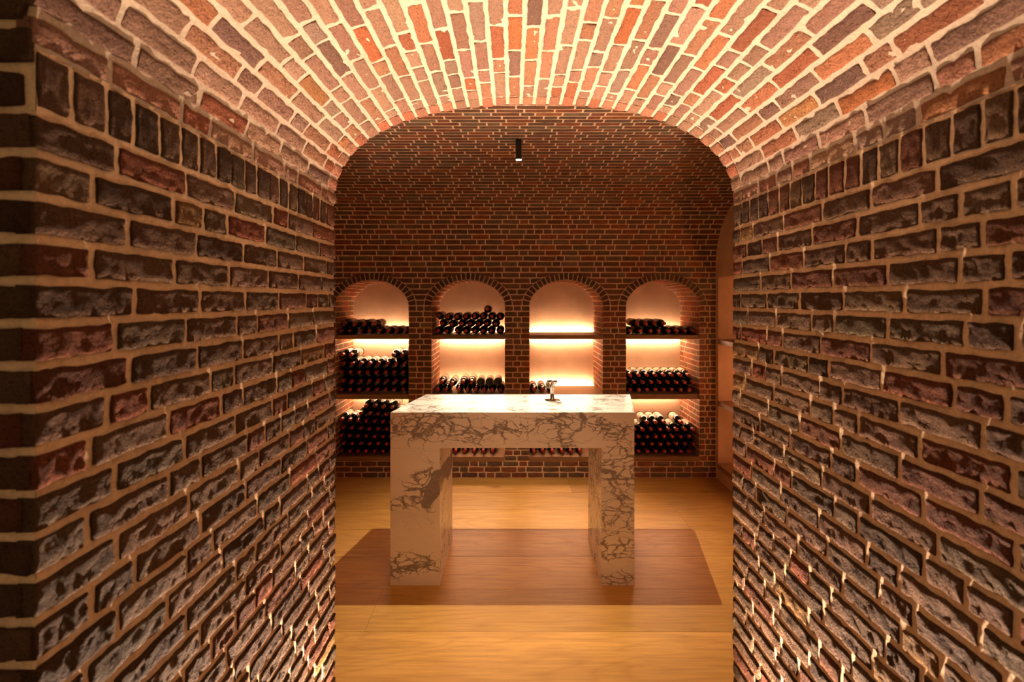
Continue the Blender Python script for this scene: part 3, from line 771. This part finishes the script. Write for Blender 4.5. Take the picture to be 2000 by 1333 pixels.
STACKS = {
 (0, 0): [[662.3, 680.2, 702.4, 720.5, 739.7, 757.5, 775.7, 792], [672.4, 691.7, 711.2, 730.7]],
 (0, 1): [[664.4, 682.2, 699.7, 716.5, 732.9, 750.1, 767.6, 784.8], [672.8, 690.7, 707.9, 725.9, 743.2, 759.7, 776.6, 792.5],
          [666.8, 683.7, 700.4, 717.3, 734.4, 752, 769, 785.4], [675, 693.5, 709.8, 727.8, 744.7, 761, 776, 792], [668, 684.6, 767.8, 785]],
 (0, 2): [[662.5, 679.4, 696.7, 713.5, 730, 746, 763, 780], [671, 688.2, 705.2, 722, 738, 755, 772], [662.6, 679, 696.3, 713.5, 730, 747, 763.5], [670.5, 687.5, 704.8, 721.5, 738, 755, 772],
          [663.5, 680.3, 697, 713.5, 730, 747, 763.5], [705, 721.8, 738, 755, 772], [714, 731, 748, 764.5]],
 (1, 0): [[855.5, 872, 893, 909, 926.8, 943, 959, 976.5], [863, 882, 901, 917.6, 934.6, 950.4, 968], [855.9, 874, 891.6, 909.5, 926.8, 942.7, 960.3, 976.5], [951.8]],
 (1, 1): [[854.5, 870.8, 895.5, 912.2, 928.7, 945.5, 962, 977.3], [862, 882.5, 904, 920.5, 939, 956, 972.5]],
 (1, 2): [[872.5, 889.5, 907.5, 925.8, 943.8, 961.8]],
 (2, 1): [[1042.5, 1059.8, 1077]],
 (2, 2): [[1042.5, 1060.3, 1079, 1097.7, 1115, 1133]],
 (3, 0): [[1231.5, 1251, 1270.4, 1287.2, 1306, 1322, 1338.7, 1355], [1244.5, 1262, 1279.8, 1297.7]],
 (3, 1): [[1231.5, 1247.8, 1264.2, 1280.6, 1296.8, 1313.4, 1329.2, 1345.5], [1239.5, 1256, 1272.5, 1288.9, 1305, 1321.3, 1337.5, 1353.8], [1231.8, 1248, 1264, 1280.4, 1297, 1312.7, 1328.5, 1345.4]],
 (3, 2): [[1247.9, 1264.7, 1281.4, 1297.7, 1313.5, 1330, 1346.5], [1239.8, 1256, 1273.4, 1290, 1306, 1321.8, 1338.3, 1355.0], [1247.9, 1264.6, 1281.7, 1298.2, 1313.8, 1330, 1346.9],
          [1239.8, 1256, 1272.8, 1289.8, 1305.8, 1321.8, 1339, 1355.2], [1264.4, 1281.2, 1298, 1331.0]],
}
DIA = {(0, 1): 0.0795}
def spread(xs, lo, hi, D):
    xs = list(xs)
    for _ in range(400):
        for a in range(len(xs)-1):
            g = D+0.0002-(xs[a+1]-xs[a])
            if g > 0: xs[a] -= g/2; xs[a+1] += g/2
        xs[0] = max(xs[0], lo)
        for a in range(1, len(xs)): xs[a] = max(xs[a], xs[a-1]+D*0.5)
        xs[-1] = min(xs[-1], hi)
        for a in range(len(xs)-2, -1, -1): xs[a] = min(xs[a], xs[a+1]-D*0.5)
    return xs
for (i, s), rws in STACKS.items():
    D = DIA.get((i, s), 0.0752); sc_ = (D-0.0014)/(2*BR); R_ = D/2; low = []
    for r_, px_ in enumerate(rws):
        xs = [(p-1000)*KX for p in px_]
        if not (len(xs) == 8 and False): xs = spread(xs, NX[i]-NA+R_+0.004, NX[i]+NA-R_-0.004, D)
        new = []
        for k, X in enumerate(xs):
            z = SH_TOP[s]+R_+0.0009
            for X2, z2 in low:
                if abs(X-X2) < D: z = max(z, z2+math.sqrt(D*D-(X-X2)**2))
            new.append((X, z))
            flip = (i, s, r_) == (1, 1, 1) and k >= 4
            kind = 'dark wine bottle laid base outwards' if flip else 'dark wine bottle'
            if len(xs) == 1: lab = 'single dark wine bottle topping the pile, %s shelf, %s niche' % (SHN[s], rw[i])
            elif len(rws) == 1: lab = '%s, %s from left on the %s shelf, %s niche' % (kind, ORD[k], SHN[s], rw[i])
            else: lab = '%s, %s from left, %s, %s shelf, %s niche' % (kind, ORD[k], ROW[r_], SHN[s], rw[i])
            bottle(X, z, sc_, lab, 'wine bottles on the %s shelf of the %s niche' % (SHN[s], rw[i]), flip)
        low += new

# ------------------------------------------------------------------ steel wine tool on the table
TO = empty('wine_server', (0.252, 3.03, zt), 'polished steel wine serving stand with a flared cup on the marble tabletop', 'stand')
link('base', *lathe([(0.046, 0.0), (0.047, 0.002), (0.046, 0.004), (0.017, 0.006), (0.014, 0.008)], 36), M_STEEL, TO, True)
link('column', *lathe([(0.0155, 0.004), (0.0155, 0.008), (0.0125, 0.010), (0.0125, 0.080), (0.0150, 0.082), (0.0150, 0.087)], 28), M_STEEL, TO, True)
# cup: flared shell, slotted at the front
V, Fc = [], []; pr_ = [(0.013, 0.084), (0.018, 0.094), (0.026, 0.106), (0.033, 0.117), (0.035, 0.121), (0.0325, 0.121), (0.0305, 0.116), (0.024, 0.106), (0.016, 0.095), (0.010, 0.088)]
sg = 40
for r, h in pr_:
    for k in range(sg): a = 2*math.pi*k/sg; V.append((r*math.cos(a), r*math.sin(a), h))
for i in range(len(pr_)-1):
    for k in range(sg):
        if k in (29, 30) and i not in (0, 8): continue
        a, b_ = i*sg+k, i*sg+(k+1) % sg; Fc.append([a, b_, b_+sg, a+sg])
link('cup', V, Fc, M_STEEL, TO, True)
link('side_block', *box_vf(-0.037, -0.016, -0.016, 0.012, 0.078, 0.110, 0.003), M_STEEL, TO)
link('thumb_screw', *lathe([(0.006, -0.046), (0.0075, -0.043), (0.0075, -0.038), (0.004, -0.036), (0.004, -0.030)], 16, 'X', (0, -0.002, 0.080)), M_STEEL, TO)
link('spout', *lathe([(0.004, 0.012), (0.004, 0.030), (0.0055, 0.032), (0.0055, 0.036)], 14, '-Y', (-0.010, 0, 0.100)), M_STEEL, TO)
# open ring and lever lying in front
OP = empty('bottle_opener', (0.262, 2.965, zt), 'small steel corkscrew with ring and ridged handle lying before the stand', 'opener')
V, Fc = [], []
n1_, n2_ = 26, 8
for k in range(n1_+1):
    a = math.radians(-40+285*k/n1_); cx, cy = 0.026*math.cos(a), 0.018*math.sin(a)+0.018
    for j in range(n2_):
        t = 2*math.pi*j/n2_; rr = 0.0032*math.cos(t); V.append((cx+rr*math.cos(a)+0.008, cy+rr*math.sin(a), 0.0036+0.0032*math.sin(t)))
for k in range(n1_):
    for j in range(n2_): a, b_ = k*n2_+j, k*n2_+(j+1) % n2_; Fc.append([a, b_, b_+n2_, a+n2_])
Fc += [list(range(n2_))[::-1], [n1_*n2_+j for j in range(n2_)]]
link('ring', V, Fc, M_STEEL, OP, True)
v, f = box_vf(-0.030, 0.022, -0.0055, 0.0055, 0.0005, 0.0095, 0.002)
ca, sa = math.cos(-0.22), math.sin(-0.22)
link('lever', [(x*ca-y*sa-0.002, x*sa+y*ca-0.006, z) for x, y, z in v], f, M_STEEL, OP)
prh = [(0.0035, 0.020)]
for k in range(4): prh += [(0.0058, 0.0215+k*0.0065), (0.0058, 0.0255+k*0.0065), (0.0040, 0.0262+k*0.0065), (0.0040, 0.0275+k*0.0065)]
v, f = lathe(prh, 14, 'X')
link('handle', [(x*ca-y*sa-0.002, x*sa+y*ca-0.006, z+0.0062) for x, y, z in v], f, M_STEEL, OP)
